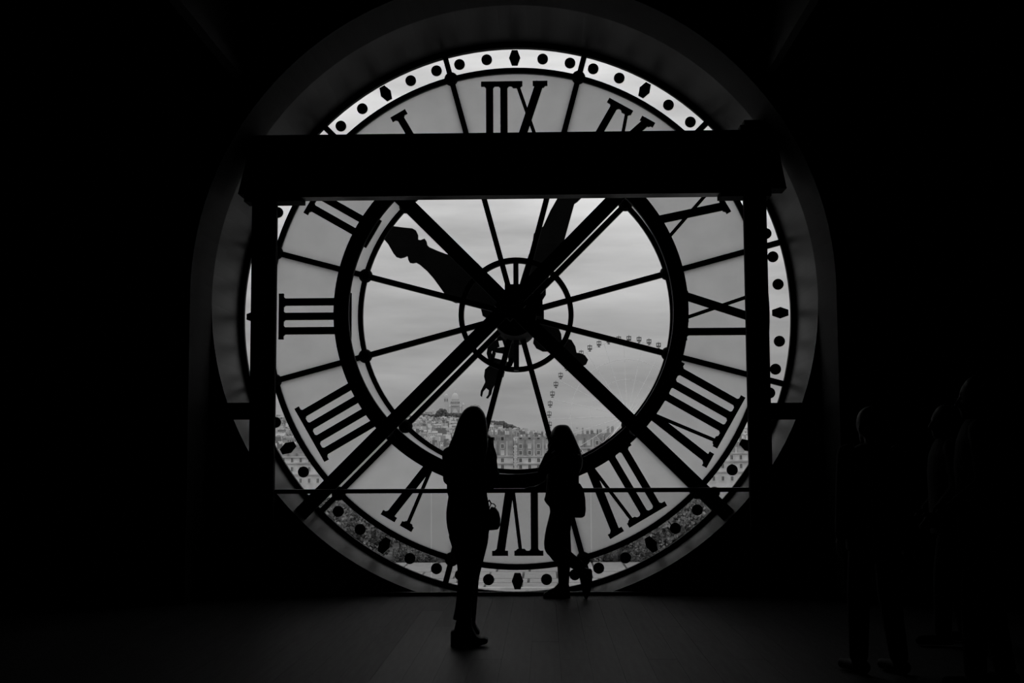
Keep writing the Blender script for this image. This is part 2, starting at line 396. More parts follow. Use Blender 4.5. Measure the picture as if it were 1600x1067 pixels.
# ------------------------------------------------------------------ portal frame: lintel, posts, ties
YP = 11.5 * S
pf = thing('steel_portal_frame', 'massive black lintel on two posts framing the clock', 'frame', (0, YP, 0))
def rectbox(name, px0, py0, px1, py1, y0, y1, m, parent):
    g = rect(px0, py0, px1, py1, y0); return MB().box(g[0], g[1], y0, y1, g[2], g[3]).build(name, m, parent)
a, b, c, d = P(430, 211, YP), P(1160, 203, YP), P(470, 304, YP), P(1125, 299, YP)
lz0, lz1 = (c.z + d.z) / 2 + .02, (a.z + b.z) / 2
xl, xr = P(375, 290, YP).x, P(1226, 290, YP).x
sl = math.sqrt(RS ** 2 - (lz1 - ZC) ** 2)
MB().prism([(xl - .02, lz0), (xr + .02, lz0), (sl + .06, lz1), (-sl - .06, lz1)], YP, YP + .26).build('lintel', M_steel, pf)
MB().box(P(470, 304, YP).x, P(1125, 299, YP).x, YP + .03, YP + .23, lz0 - .035, lz0).build('lintel_flange', mat('flange_edge', .03, .5, .3), pf)
lx0, lx1 = P(393, 330, YP).x, P(432, 400, YP).x
rx0, rx1 = P(1163, 400, YP).x, P(1200, 400, YP).x
MB().box(lx0, lx1 - .012, YP + .02, YP + .10, 0, lz0).build('post', M_steel, pf)
MB().box(rx0 + .012, rx1, YP + .02, YP + .10, 0, lz0).build('post', M_steel, pf)
z = P(437, 314, YP).z; MB().box(lx0 - .08, P(470, 310, YP).x, YP + .01, YP + .25, z, lz0).build('corbel_plate', M_steel, pf)
z = P(1150, 306, YP).z; MB().box(P(1126, 300, YP).x, rx1 + .05, YP + .01, YP + .25, z, lz0).build('corbel_plate', M_steel, pf)
g = rect(1158, 190, 1172, 204, YP); MB().box(g[0], g[1] + .3, YP + .05, YP + .2, g[2], g[3] - .02).box(g[0] + .04, g[1] + .3, YP + .05, YP + .2, g[3] - .02, g[3] + .03).build('junction_box', M_steel, pf)
for sgn, pxa, pxb in ((-1, 355, 395), (1, 1199, 1246)):
    z1, z0 = P(pxa, 629, YP).z, P(pxa, 655, YP).z
    xe = math.sqrt(RS ** 2 - (z0 - ZC) ** 2) + .03
    xi = -lx0 - .02 if sgn < 0 else rx1 - .02
    x0, x1 = sorted((sgn * xi, sgn * xe))
    MB().box(x0, x1, YP + .05, YP + .2, z0, z0 + .07).box(x0, x1, YP + .05, YP + .2, z1 - .07, z1).box(x0, x1, YP + .14, YP + .18, z0, z1).build('tie_bracket', M_steel, pf)

for q in ((587, 268), (1002, 266)):                  # brackets carry the upper arms of the cross on the lintel
    c = P(*q, YX); MB().box(c.x - .1, c.x + .1, YP + .25, YX + .02, c.z - .06, c.z + .08).build('bracket', M_iron, cross)

# ------------------------------------------------------------------ glass balustrade
YB = YS - .06
bal = thing('glass_balustrade', 'glass balustrade with thin dark handrail at the foot of the clock', 'balustrade', (0, YB, 0))
rz = (P(429, 766.5, YB).z + P(1172, 763.5, YB).z) / 2
bl, br = lx0 + .1, rx1 - .1
MB().box(bl, br, YB - .035, YB + .025, rz - .03, rz + .012).build('handrail', M_rail, bal)
MB().box(bl, br, YB - .03, YB + .03, 0.0, .035).build('base_channel', M_rail, bal)
cuts = [bl, P(674, 850, YB).x, P(924, 850, YB).x, br]
for i in range(3):
    MB().box(cuts[i] + .004, cuts[i + 1] - .004, YB - .006, YB + .006, .03, rz - .02).build('glass_panel', M_rail_g, bal)

# ------------------------------------------------------------------ people
M_black = mat('black_wool', .006, .95, .05); M_black2 = mat('black_cotton', .008, .9, .08); M_hair = mat('dark_hair', .006, .5, .2, noise=.3, scale=60, stretch=(1, 1, .1))
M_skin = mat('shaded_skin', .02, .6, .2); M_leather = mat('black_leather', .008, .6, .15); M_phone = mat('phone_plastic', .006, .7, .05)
M_dk = mat('dark_jacket', .02, .85, .1); M_gr = mat('dark_denim', .016, .9, .08)
def solid(mb, name, m, parent, vox=.012, it=4, fac=.5):
    o = bpy.data.objects.new('tmp', mb.mesh('tmp', m)); col.objects.link(o)
    md = o.modifiers.new('r', 'REMESH'); md.mode = 'VOXEL'; md.voxel_size = vox
    ms = o.modifiers.new('s', 'SMOOTH'); ms.iterations = it; ms.factor = fac
    dg = bpy.context.evaluated_depsgraph_get(); dg.update()
    me = bpy.data.meshes.new_from_object(o.evaluated_get(dg)); me.name = name
    bpy.data.objects.remove(o)
    off = parent_world(parent)
    me.transform(Matrix.Translation(-off)); me.materials.clear(); me.materials.append(m)
    for p_ in me.polygons: p_.use_smooth = True
    q = bpy.data.objects.new(name, me); col.objects.link(q); q.parent = parent; return q
def rows_px(rows, y, dep, yo=0.0):                  # (py, left, right[, half depth]) -> loft rows, bottom first
    out = []
    for r_ in rows:
        a, b = P(r_[1], r_[0], y), P(r_[2], r_[0], y); hd = r_[3] if len(r_) > 3 else dep; oy = r_[4] if len(r_) > 4 else yo
        out.append(((a.x + b.x) / 2, y + oy, (a.z + b.z) / 2, abs(b.x - a.x) / 2, hd))
    return sorted(out, key=lambda q: q[2])
def hand(mb, wrist, dirv, palmn, s=1.0, curl=.5, side=1):   # palm + five bent fingers
    w = Vector(wrist); d = Vector(dirv).normalized(); n = Vector(palmn).normalized(); t = d.cross(n).normalized() * side
    k = w + d * .085 * s
    for q in (-.5, 0, .5): mb.cap(w + t * (.04 * q * s), k + t * (.058 * q * s), .017 * s, .013 * s)
    for i, L in enumerate((.068, .078, .072, .056)):
        b = k + t * ((-.033 + .022 * i) * s); m1 = b + (d * math.cos(curl) + n * math.sin(curl)) * (L * .5 * s)
        e2 = m1 + (d * math.cos(curl * 2.2) + n * math.sin(curl * 2.2)) * (L * .5 * s)
        mb.cap(b, m1, .0095 * s, .0085 * s); mb.cap(m1, e2, .0085 * s, .007 * s)
    b = w + d * .02 * s - t * .03 * s; m1 = b - t * .03 * s + d * .025 * s + n * .01 * s; mb.cap(b, m1, .012 * s, .010 * s); mb.cap(m1, m1 + d * .03 * s + n * .012 * s, .010 * s, .008 * s)
def head(mb, c, face, s=1.0):                       # c: centre of the skull, face: unit direction
    c = Vector(c); f = Vector(face).normalized(); z = Vector((0, 0, 1)); t = f.cross(z)
    mb.ball(c + z * .02 * s, .092 * s, 16, 12, (1, 1, 1.12)); mb.ball(c - f * .018 * s + z * .03 * s, .09 * s, 16, 12)
    mb.cap(c + f * .03 * s - z * .01 * s, c + f * .055 * s - z * .085 * s, .062 * s, .036 * s)      # jaw to chin
    mb.cap(c + f * .088 * s + z * .012 * s, c + f * .108 * s - z * .032 * s, .010 * s, .015 * s)    # nose
    mb.cap(c + f * .086 * s - z * .058 * s - t * .012 * s, c + f * .086 * s - z * .058 * s + t * .012 * s, .010 * s)   # lips
    mb.cap(c + f * .080 * s + z * .032 * s - t * .03 * s, c + f * .080 * s + z * .032 * s + t * .03 * s, .013 * s)    # brow
    for q in (-1, 1):
        mb.ball(c + t * (.085 * q * s) - z * .01 * s - f * .01 * s, .028 * s, 10, 8, (.7, .7, 1.1))
    mb.cap(c - z * .05 * s - f * .02 * s, c - z * .16 * s - f * .035 * s, .055 * s, .058 * s)       # neck
def eyes(c, face, parent, s=1.0):
    c = Vector(c); f = Vector(face).normalized(); z = Vector((0, 0, 1)); t = f.cross(z)
    for q in (-1, 1): MB().ball(c + f * .082 * s + z * .008 * s + t * (.031 * q * s), .012 * s, 10, 8).build('eye', M_phone, parent, True)
def plen(px, y): return px * y / FPX                # pixel length -> metres at distance y

# --- woman nearer the viewer
F1 = FL(735, 1009); Y1 = F1.y
w1 = thing('person', 'long-haired person standing seen from behind, photographing the clock, small bag at hip', 'person', (F1.x, Y1, 0))
Q = lambda a, b, dy=0: P(a, b, Y1) + Vector((0, dy, 0))
mb = MB(); fd = Vector((.45, .9, 0)); hc = Q(739, 664, .02); head(mb, hc, fd, 1.0)
mb.loft(rows_px([(700, 712, 752), (720, 706, 756), (750, 708, 754), (790, 704, 758), (815, 704, 759)], Y1, .09))
for a, b, c_ in ((Q(703, 708), Q(703, 752, .06), Q(757, 712, .30)), (Q(757, 708), Q(771, 750, .10), Q(768, 712, .28))):
    mb.cap(a, b, .042, .034); mb.cap(b, c_, .034, .024)
hand(mb, Q(757, 712, .30), (.10, .05, .9), (.5, -.2, .1), .9, .4, 1); hand(mb, Q(766, 704, .28), (-.05, .05, .9), (-.6, .2, .1), .9, .5, -1)
mb.cap(Q(722, 810), Q(726, 890, -.02), .075, .05); mb.cap(Q(726, 890, -.02), Q(724, 992), .05, .036); mb.cap(Q(745, 810, .06), Q(738, 890, .12), .075, .05); mb.cap(Q(738, 890, .12), Q(733, 985, .18), .05, .036)
solid(mb, 'body', M_skin, w1, .008, 3)
eyes(hc, fd, w1)
mb = MB().loft(rows_px([(634.5, 736, 745, .03), (637, 729.5, 750, .06), (641, 725, 754, .09), (646, 721.5, 757, .11), (653, 717.5, 759.5, .12), (661, 714.5, 761, .12), (670, 711.5, 762, .12), (680, 708.5, 762.5, .11, -.03),
    (690, 704.5, 763, .10, -.05), (700, 701, 763, .08, -.07), (715, 702, 760, .06, -.10), (730, 706, 756, .05, -.12), (742, 713, 750, .03, -.12)], Y1, .1, -.01), 32)
for k in range(9):
    x = 716 + k * 5; mb.cap(Q(x, 690, -.15), Q(x + random.uniform(-3, 3), 738 + random.uniform(-4, 7), -.155), .014, .006)
hr = solid(mb, 'hair', M_hair, w1, .009, 3)
mb = MB()
for a, b, c_ in ((Q(738, 636), Q(742, 632.5), Q(748, 634.5)), (Q(744, 636), Q(748, 633.5), Q(751, 637)), (Q(733, 637), Q(736, 633.6), Q(740, 634))):
    mb.tube(a, b, .0012, .0012, 5).tube(b, c_, .0012, .0008, 5)
mb.build('loose_strand', M_hair, hr)
mb = MB().loft(rows_px([(690, 716, 748, .06), (694, 706, 757, .09), (700, 699, 764, .10), (710, 696, 767, .11), (725, 696.5, 767, .115), (740, 697.5, 764.5, .115), (755, 698, 761.5, .115), (767, 698, 760.5, .115), (774, 700, 761.5, .115), (779, 701.5, 761.5, .115)], Y1, .11))
mb.cap(Q(702.5, 710), Q(701.5, 748, .05), .058, .050); mb.cap(Q(701.5, 748, .05), Q(752, 722, .27), .048, .038)
mb.cap(Q(758, 708), Q(767.5, 746, .10), .056, .058); mb.cap(Q(767.5, 746, .10), Q(766.5, 722, .26), .054, .040)
mb.cap(Q(756, 757.5, .08), Q(768, 756, .10), .03, .035)
mb.loft(rows_px([(692, 759, 768.5, .03, .22), (703, 758, 772.3, .04, .20), (713, 757, 775.6, .05, .18), (721, 756, 775.2, .055, .16), (727, 755, 773.8, .06, .14), (733, 754, 777.3, .065, .13), (741, 753, 780, .07, .11), (750, 753, 779.3, .07, .10), (757, 754, 777, .065, .09), (763, 756, 772, .05, .08), (765.5, 758, 768, .03, .08)], Y1, .05))
solid(mb, 'jacket', M_black, w1, .009, 3)
mb = MB().loft(rows_px([(768, 702, 760), (785, 699, 763.5), (799, 697.2, 766), (812, 697.2, 766.5), (824, 698.6, 765.5), (838, 702, 763), (852, 706, 761), (862, 709, 758)], Y1, .125))
mb.loft(rows_px([(838, 701.5, 743), (852, 706, 744), (866, 710.5, 745), (882, 714.5, 746), (901, 716, 744), (925, 714.5, 741), (945, 712.3, 738), (955, 710.5, 737), (966.5, 708, 737)], Y1, .078, -.03))
mb.loft(rows_px([(838, 722, 763), (852, 726, 761), (866, 729, 757.5), (882, 731, 753.2), (901, 729, 748.5), (925, 726, 745), (945, 721, 741), (955, 720, 741.5), (964, 720, 742)], Y1, .075, .09))
solid(mb, 'trousers', M_black2, w1, .009, 3)
def prof(pts, y, y0, y1): return MB().prism([(P(a, b, y).x, P(a, b, y).z) for a, b in pts], y + y0, y + y1)
b1 = [(705, 1009.5), (704.8, 985), (710, 984), (714, 966), (737, 966), (738, 980), (744, 992), (750, 996), (758, 995.5), (762.5, 998), (762.5, 1003), (758, 1005.5), (740, 1009.5)]
s1 = solid(prof(b1, Y1, -.05, .045), 'ankle_boot', M_leather, w1, .006, 5)
b2 = [(712, 990), (716, 960), (739, 960), (742, 972), (746, 981), (750, 987), (749, 991.5), (735, 994)]
solid(prof(b2, Y1 + .62, -.05, .045), 'ankle_boot', M_leather, w1, .006, 5)
mb = prof([(764, 829), (763, 800), (767, 792), (774, 794), (779, 801), (781.5, 812), (781, 822), (778, 827.5)], Y1, .0, .10)
bag = solid(mb, 'handbag', M_leather, w1, .006, 6)
mb = MB(); pts = [Q(764, 794, .05), Q(767, 787, .05), Q(771, 787.5, .05), Q(774, 791, .05), Q(772, 795, .05)]
for a, b in zip(pts, pts[1:]): mb.cap(a, b, .004)
pts = [Q(762, 800, .05), Q(761, 786, .05), Q(764, 782, .05), Q(767, 787, .05)]
for a, b in zip(pts, pts[1:]): mb.cap(a, b, .005)
mb.build('strap', M_leather, bag, True)
ph = Q(770.3, 697, .30)
tag(MB().box(ph.x - .040, ph.x - .008, ph.y + .02, ph.y + .028, ph.z - .06, ph.z + .07).build('smartphone', M_phone), 'thin dark phone raised in the hands of the long-haired person', 'phone')

# --- woman leaning on the rail, in profile
F2 = FL(878, 935); Y2 = F2.y
w2 = thing('person', 'person in profile leaning on the handrail with one leg crossed behind, bag at back', 'person', (F2.x, Y2, 0))
Q = lambda a, b, dy=0: P(a, b, Y2) + Vector((0, dy, 0))
mb = MB(); fd = Vector((-1, .12, -.03)); hc = Q(875, 684); head(mb, hc, fd, .98)
mb.loft(rows_px([(706, 868, 892), (720, 862, 898), (750, 860, 896), (790, 862, 895), (808, 862, 894)], Y2, .12))
sh_n, el_n, ha_n = Q(882, 714, -.14), Q(848, 735, -.16), Q(859, 705, -.06)
sh_f, el_f, ha_f = Q(878, 714, .12), Q(858, 757, .20), Q(838, 763, .22)
for a, b, c_ in ((sh_n, el_n, ha_n), (sh_f, el_f, ha_f)): mb.cap(a, b, .042, .034); mb.cap(b, c_, .033, .024)
hand(mb, ha_n, (-.12, .3, .9), (.8, .2, .1), .85, .35, 1)
hand(mb, ha_f, (-1, .15, -.02), (-.1, 0, -1), .9, .22, 1)
mb.cap(Q(877, 806, -.06), Q(862, 854, -.08), .075, .052); mb.cap(Q(862, 854, -.08), Q(908, 890, -.04), .05, .036); mb.cap(Q(882, 806, .07), Q(881, 862, .06), .075, .05); mb.cap(Q(881, 862, .06), Q(881, 925, .04), .05, .034)
solid(mb, 'body', M_skin, w2, .008, 3)
eyes(hc, fd, w2, .98)
mb = MB().loft(rows_px([(663.5, 874, 884, .03), (665.5, 868.5, 888.5, .07), (669, 864.5, 891, .09), (674, 862.8, 894, .105), (680, 863, 897, .11), (687, 866, 900, .11), (694, 870, 903, .115), (701, 872, 906, .115), (709, 874, 908.5, .12), (719, 876, 911, .115), (730, 882, 909.5, .10), (740, 889, 905, .06)], Y2, .1), 32)
for k in range(7): mb.cap(Q(884 + k * 3.4, 712, -.11), Q(886 + k * 3 + random.uniform(-2, 2), 738 + random.uniform(-3, 6), -.10), .014, .006)
solid(mb, 'hair', M_hair, w2, .009, 3)
mb = MB().loft(rows_px([(702, 868, 896, .09), (707, 862, 900, .14), (714, 859, 903, .17), (724, 857, 905, .17), (738, 855, 905, .165), (752, 854, 904.5, .16), (765, 853, 906, .16), (774, 852, 906, .16), (781, 849.8, 906, .16), (786, 853, 905.5, .16), (792, 858.5, 904, .155), (801, 859.5, 899, .15)], Y2, .15))
mb.cap(sh_n, el_n, .066, .052); mb.cap(el_n, Q(856, 712, -.08), .050, .036)
mb.cap(sh_f, el_f, .066, .052); mb.cap(el_f, Q(845, 762, .21), .050, .036)
solid(mb, 'coat', M_black, w2, .009, 3)
mb = MB().loft(rows_px([(785, 860, 900), (800, 859.3, 897.5), (808, 857.5, 895.5), (816, 855.5, 893.5), (824, 853.5, 892), (830, 853, 892)], Y2, .15))
mb.loft(rows_px([(812, 857.5, 888), (824, 853.2, 886), (836, 851, 884), (848, 849.8, 882), (856, 850.5, 881), (863, 854.5, 880), (870, 860, 878), (875, 864, 877)], Y2, .085, -.07))
mb.cap(Q(864.5, 855, -.07), Q(905, 884, -.04), .085, .056)
mb.loft(rows_px([(812, 868, 893), (830, 869, 891.5), (848, 869, 892.3), (864, 869, 893), (880, 870.5, 892), (895, 871.5, 890.5), (908, 872.3, 889.5), (918, 872.5, 889)], Y2, .08, .07))
solid(mb, 'trousers', M_black2, w2, .009, 3)
solid(prof([(848.5, 934.5), (849, 929), (856, 923.5), (866, 919.5), (873, 912), (889, 912), (890.5, 922), (891.5, 935)], Y2, .02, .11), 'shoe', M_leather, w2, .006, 5)
solid(prof([(903, 893), (907, 886), (916, 887), (924.5, 889), (925.5, 900), (923.5, 917), (920, 929), (916.5, 935), (913, 933.5), (909.5, 922), (906.5, 908)], Y2, -.08, .01), 'shoe', M_leather, w2, .006, 5)
bag = solid(prof([(896, 806.5), (892, 770), (897, 757), (905, 754), (910.5, 763), (913.3, 778), (914, 796), (912.5, 804), (908, 806.8)], Y2, -.27, -.15), 'shoulder_bag', M_leather, w2, .007, 5)
mb = MB(); pts = [Q(900, 760, -.24), Q(892, 730, -.21), Q(884, 708, -.16)]
for a, b in zip(pts, pts[1:]): mb.cap(a, b, .012)
mb.build('strap', M_leather, bag, True)
ph = Q(857.3, 692.5, .02)
tag(MB().box(ph.x - .005, ph.x + .005, ph.y - .04, ph.y + .03, ph.z - .055, ph.z + .075).build('smartphone', M_phone), 'phone held close to the face of the person at the rail', 'phone')

# --- three visitors in the dark on the right
def visitor(label, foot, H, ang, m_top, m_leg, arm=0.2, stride=.10, wide=1.0):
    f = Vector((math.cos(ang), math.sin(ang), 0)); t = Vector((-f.y, f.x, 0)); z = Vector((0, 0, 1)); o = Vector((foot.x, foot.y, 0)); k = H / 1.75
    p = thing('person', label, 'person', tuple(o))
    sh, hp = 1.44 * k, .93 * k
    hc = o + z * (1.62 * k) + f * .02; mb = MB(); head(mb, hc, f, k)
    mb.cap(o + z * (hp + .05), o + z * (sh - .12), .13 * k, .14 * k)
    feet = []; arms = []
    for q in (-1, 1):
        hipj = o + t * (.09 * q) + z * hp; fo = o + t * (.11 * q) + f * (stride * q); knee = (hipj + fo) / 2 + f * .03 + z * .03
        mb.cap(hipj, knee, .078 * k, .052 * k); mb.cap(knee, fo + z * .09, .05 * k, .036 * k); feet.append((hipj, knee, fo))
        s_ = o + t * (.19 * q * wide * k) + z * sh; e_ = s_ + t * (.05 * q) - z * .29 * k - f * .02; w_ = e_ + f * (.25 * math.sin(arm)) - z * (.25 * math.cos(arm))
        mb.cap(s_, e_, .045 * k, .036 * k); mb.cap(e_, w_, .034 * k, .026 * k); hand(mb, w_, w_ - e_, -t * q, k, .3, q); arms.append((s_, e_, w_))
    solid(mb, 'body', M_skin, p, .009, 3); eyes(hc, f, p, k)
    hm = MB().ball(hc + z * .045 * k - f * .022 * k, .1 * k, 16, 12, (1, 1, .98)); solid(hm, 'hair', M_hair, p, .01, 2)
    mb = MB(); rows = []
    for zz, a_, b_ in ((.80, .19, .145), (.95, .20, .15), (1.10, .195, .15), (1.25, .215, .155), (1.38, .225, .14), (1.46, .17, .11), (1.51, .08, .08)):
        n_ = 24; rows.append([o + z * (zz * k) + t * (a_ * wide * k * math.cos(TAU * i / n_)) + f * (b_ * k * math.sin(TAU * i / n_)) for i in range(n_)])
    n_ = 24; vs = [q for r_ in rows for q in r_]
    fs = [(j * n_ + i, j * n_ + (i + 1) % n_, (j + 1) * n_ + (i + 1) % n_, (j + 1) * n_ + i) for j in range(len(rows) - 1) for i in range(n_)]
    fs += [tuple(range(n_ - 1, -1, -1)), tuple(range((len(rows) - 1) * n_, len(rows) * n_))]; mb.add(vs, fs)
    for s_, e_, w_ in arms: mb.cap(s_, e_, .068 * k, .058 * k); mb.cap(e_, e_ + (w_ - e_) * .92, .056 * k, .044 * k)
    solid(mb, 'jacket', m_top, p, .010, 3)
    mb = MB()
    for h_, kn_, fo in feet: mb.cap(h_, kn_, .098 * k, .078 * k); mb.cap(kn_, fo + z * .11, .076 * k, .062 * k)
    mb.cap(feet[0][0], feet[1][0], .11 * k); solid(mb, 'trousers', m_leg, p, .010, 3)
    for h_, kn_, fo in feet:
        mb = MB().cap(fo + z * .045 - f * .05, fo + z * .040 + f * .16, .042, .036).cap(fo + z * .10, fo + z * .05, .045, .045); solid(mb, 'shoe', M_leather, p, .009, 3)
    return p
visitor('dark figure in jacket with back turned, leftmost of the visitors in shadow', FL(1374, 1052), 1.69, R(115), M_dk, M_gr, .15, .06, 1.12)
visitor('dark figure in profile facing left, middle of the three visitors in shadow', FL(1492, 1006), 1.74, R(172), M_dk, M_gr, .7, .10, 1.0)
visitor('dark tall figure at the edge, rightmost of the visitors in shadow', FL(1548, 1075), 1.86, R(160), M_dk, M_gr, .9, .08, 1.1)

# ------------------------------------------------------------------ the city outside
GZ = -25.0
M_stone = mat('city_stone', .74, .9, .1, noise=.18, scale=.35); M_stone2 = mat('city_stone_grey', .60, .9, .1, noise=.2, scale=.35)
M_slate = mat('city_slate', .40, .7, .2, noise=.25, scale=.5); M_slate2 = mat('city_dark_slate', .24, .7, .2, noise=.25, scale=.5)
M_pane = mat('city_window_pane', .03, .2, .5); M_frame = mat('city_window_frame', .72, .8, .1); M_white = mat('city_white', .85, .8, .1)
M_leaf = mat('tree_leaf', .27, .8, .1, noise=.6, scale=.6); M_leaf2 = mat('hill_leaf', .13, .9, .05, noise=.3, scale=.05); M_trunk = mat('tree_bark', .12, .9, .05)
M_gravel = mat('garden_lawn', .17, .95, .05, noise=.5, scale=.35); M_pave = [mat('quay_paving_%d' % i, .36 + .035 * i, .9, .1, noise=.14, scale=.6) for i in range(3)]
M_wheel = mat('wheel_white_paint', .92, .5, .3)
M_cab = mat('gondola_dark', .12, .6, .3)
SKY = [(200, 672), (300, 668), (430, 655), (520, 652), (640, 655), (690, 657), (745, 661), (775, 670), (800, 675), (850, 681), (900, 682), (1000, 684), (1170, 674), (1400, 672)]
def lerp(tab, x):
    if x <= tab[0][0]: return tab[0][1]
    for (a, va), (b, vb) in zip(tab, tab[1:]):
        if x <= b: return va + (vb - va) * (x - a) / (b - a)
    return tab[-1][1]
def smooth(t): t = max(0., min(1., t)); return t * t * (3 - 2 * t)
def ground_z(px, D):
    if D < 700: return GZ
    ze = CAM.z + (P(px, lerp(SKY, px) + 1, 3000).z - CAM.z)
    s_ = (D - 700) / 2300
    return GZ + (ze - GZ) * (smooth(s_) * .5 + s_ * .5 if s_ < 1 else 1) - (max(0, s_ - 1) * 60)
mb = MB(); NX, ND = 70, 26; vs = []
for j in range(ND):
    D = 700 + 3000 * j / (ND - 1)
    for i in range(NX):
        px = 100 + 1500 * i / (NX - 1); vs.append((P(px, 690, D).x, D, ground_z(px, D)))
mb.add(vs, [(j * NX + i, j * NX + i + 1, (j + 1) * NX + i + 1, (j + 1) * NX + i) for j in range(ND - 1) for i in range(NX - 1)])
struct('hillside', mb, mat('hill_ground', .22, .95, .05, noise=.3, scale=.02), 'built-up hillside rising behind the city', 'hill')
struct('garden_ground', MB().box(-700, 700, 60, 702, GZ - 2, GZ), M_gravel, 'dark lawn of the garden below the window', 'ground')

# quay: rows of large pale slabs
quay = struct('quay_pavement', MB().box(-70, 70, 205, 292, GZ - .5, GZ + .12), mat('joint_dark_stone', .16, .95, .05), 'pale paved quay below the window', 'pavement')  # dark base stone that shows in the gaps between slabs
quay.location = (0, 0, 0)
rowsD = [216, 228, 233, 246, 254, 268, 290]
slabs = {}
for j in range(len(rowsD) - 1):
    for i in range(-7, 7):
        D0, D1 = rowsD[j] + .4, rowsD[j + 1] - .4; me_k = (j, (i * 5 + j * 3) % 3)
        if me_k not in slabs: slabs[me_k] = MB().box(-3.25, 3.25, 0, D1 - D0, 0, .45).mesh('paving_slab', M_pave[me_k[1]])
        inst('paving_slab', slabs[me_k], quay, (i * 7.0 + (j % 2) * 1.2 - .6, D0, GZ + .1 + (.15 if j == 1 else 0)))
kerb = tag(MB().box(-70, 70, 232, 233.2, GZ + .1, GZ + 1.1).build('quay_parapet', M_stone2), 'low stone parapet running along the quay', 'parapet')

# trees of the garden
random.seed(11)
def tree_mesh(seed, h, w, nl):
    rnd = random.Random(seed); mb = MB(); lobes = []
    for k in range(9):
        a = rnd.uniform(0, TAU); r_ = w * .30 * math.sqrt(rnd.random()); lobes.append((Vector((r_ * math.cos(a), r_ * math.sin(a), h * rnd.uniform(.28, .82))), w * rnd.uniform(.2, .3)))
    for k in range(nl):
        c, r_ = rnd.choice(lobes); d = Vector((rnd.gauss(0, 1), rnd.gauss(0, 1), rnd.gauss(0, 1))).normalized(); p = c + d * r_ * rnd.uniform(.75, 1.08)
        n_ = (d + Vector((rnd.gauss(0, .6), rnd.gauss(0, .6), rnd.gauss(0, .6)))).normalized(); x = n_.orthogonal().normalized(); y = n_.cross(x); s_ = w * rnd.uniform(.018, .036)
        mb.add([p - x * s_ - y * s_, p + x * s_ - y * s_, p + x * s_ + y * s_, p - x * s_ + y * s_], [(0, 1, 2, 3)])
    crown = mb.mesh('crown', M_leaf)
    mb = MB().tube((0, 0, 0), (0, 0, h * .5), w * .035, w * .022, 8)
    for c, r_ in lobes[:5]: mb.tube((0, 0, h * .4), c, w * .018, w * .006, 6)
    return crown, mb.mesh('trunk', M_trunk)
TM = [tree_mesh(k, 14, 10, 1500) for k in range(4)]
sides = []
for k in range(84):
    left = k % 2 == 0
    px = random.uniform(478, 712) if left else random.uniform(905, 1165)
    D = 297 + 135 * ((k // 2) / 42) ** 2.0 + random.uniform(-5, 5)
    sides.append((px, D, left))
for px, D, left in sides:
    q = P(px, 760, D); sc_ = random.uniform(.72, .98)
    rowl = 'nearest the quay' if D < 305 else 'in the middle of the garden' if D < 350 else 'at the back of the garden'; size = 'small' if sc_ < .8 else 'mid-sized' if sc_ < .9 else 'large'
    lb = '%s leafy tree %s, seen at lower %s' % (size, rowl, 'left' if left else 'right'); t = thing('garden_tree', lb, 'tree', (q.x, D, GZ), lb.replace(' tree', ' trees'))
    t.rotation_euler = (0, 0, random.uniform(0, TAU)); t.scale = (sc_,) * 3; c_, tr_ = random.choice(TM)
    inst('crown', c_, t); inst('trunk', tr_, t)

# low shrubs along the quay
for k in range(44):
    left = k % 2 == 0; px = random.uniform(585, 735) if left else random.uniform(900, 1040); D = random.uniform(293.5, 300); q = P(px, 760, D); sc_ = random.uniform(.30, .5)
    lb = '%s rounded shrub beside the quay, seen at lower %s' % ('small' if sc_ < .36 else 'low' if sc_ < .43 else 'tall', 'left' if left else 'right')
    t = thing('garden_shrub', lb, 'shrub', (q.x, D, GZ), lb.replace(' shrub', ' shrubs')); t.rotation_euler = (0, 0, random.uniform(0, TAU)); t.scale = (sc_,) * 3
    inst('foliage', random.choice(TM)[0], t, (0, 0, -3.2)); inst('stem', random.choice(TM)[1], t, (0, 0, -1.5))

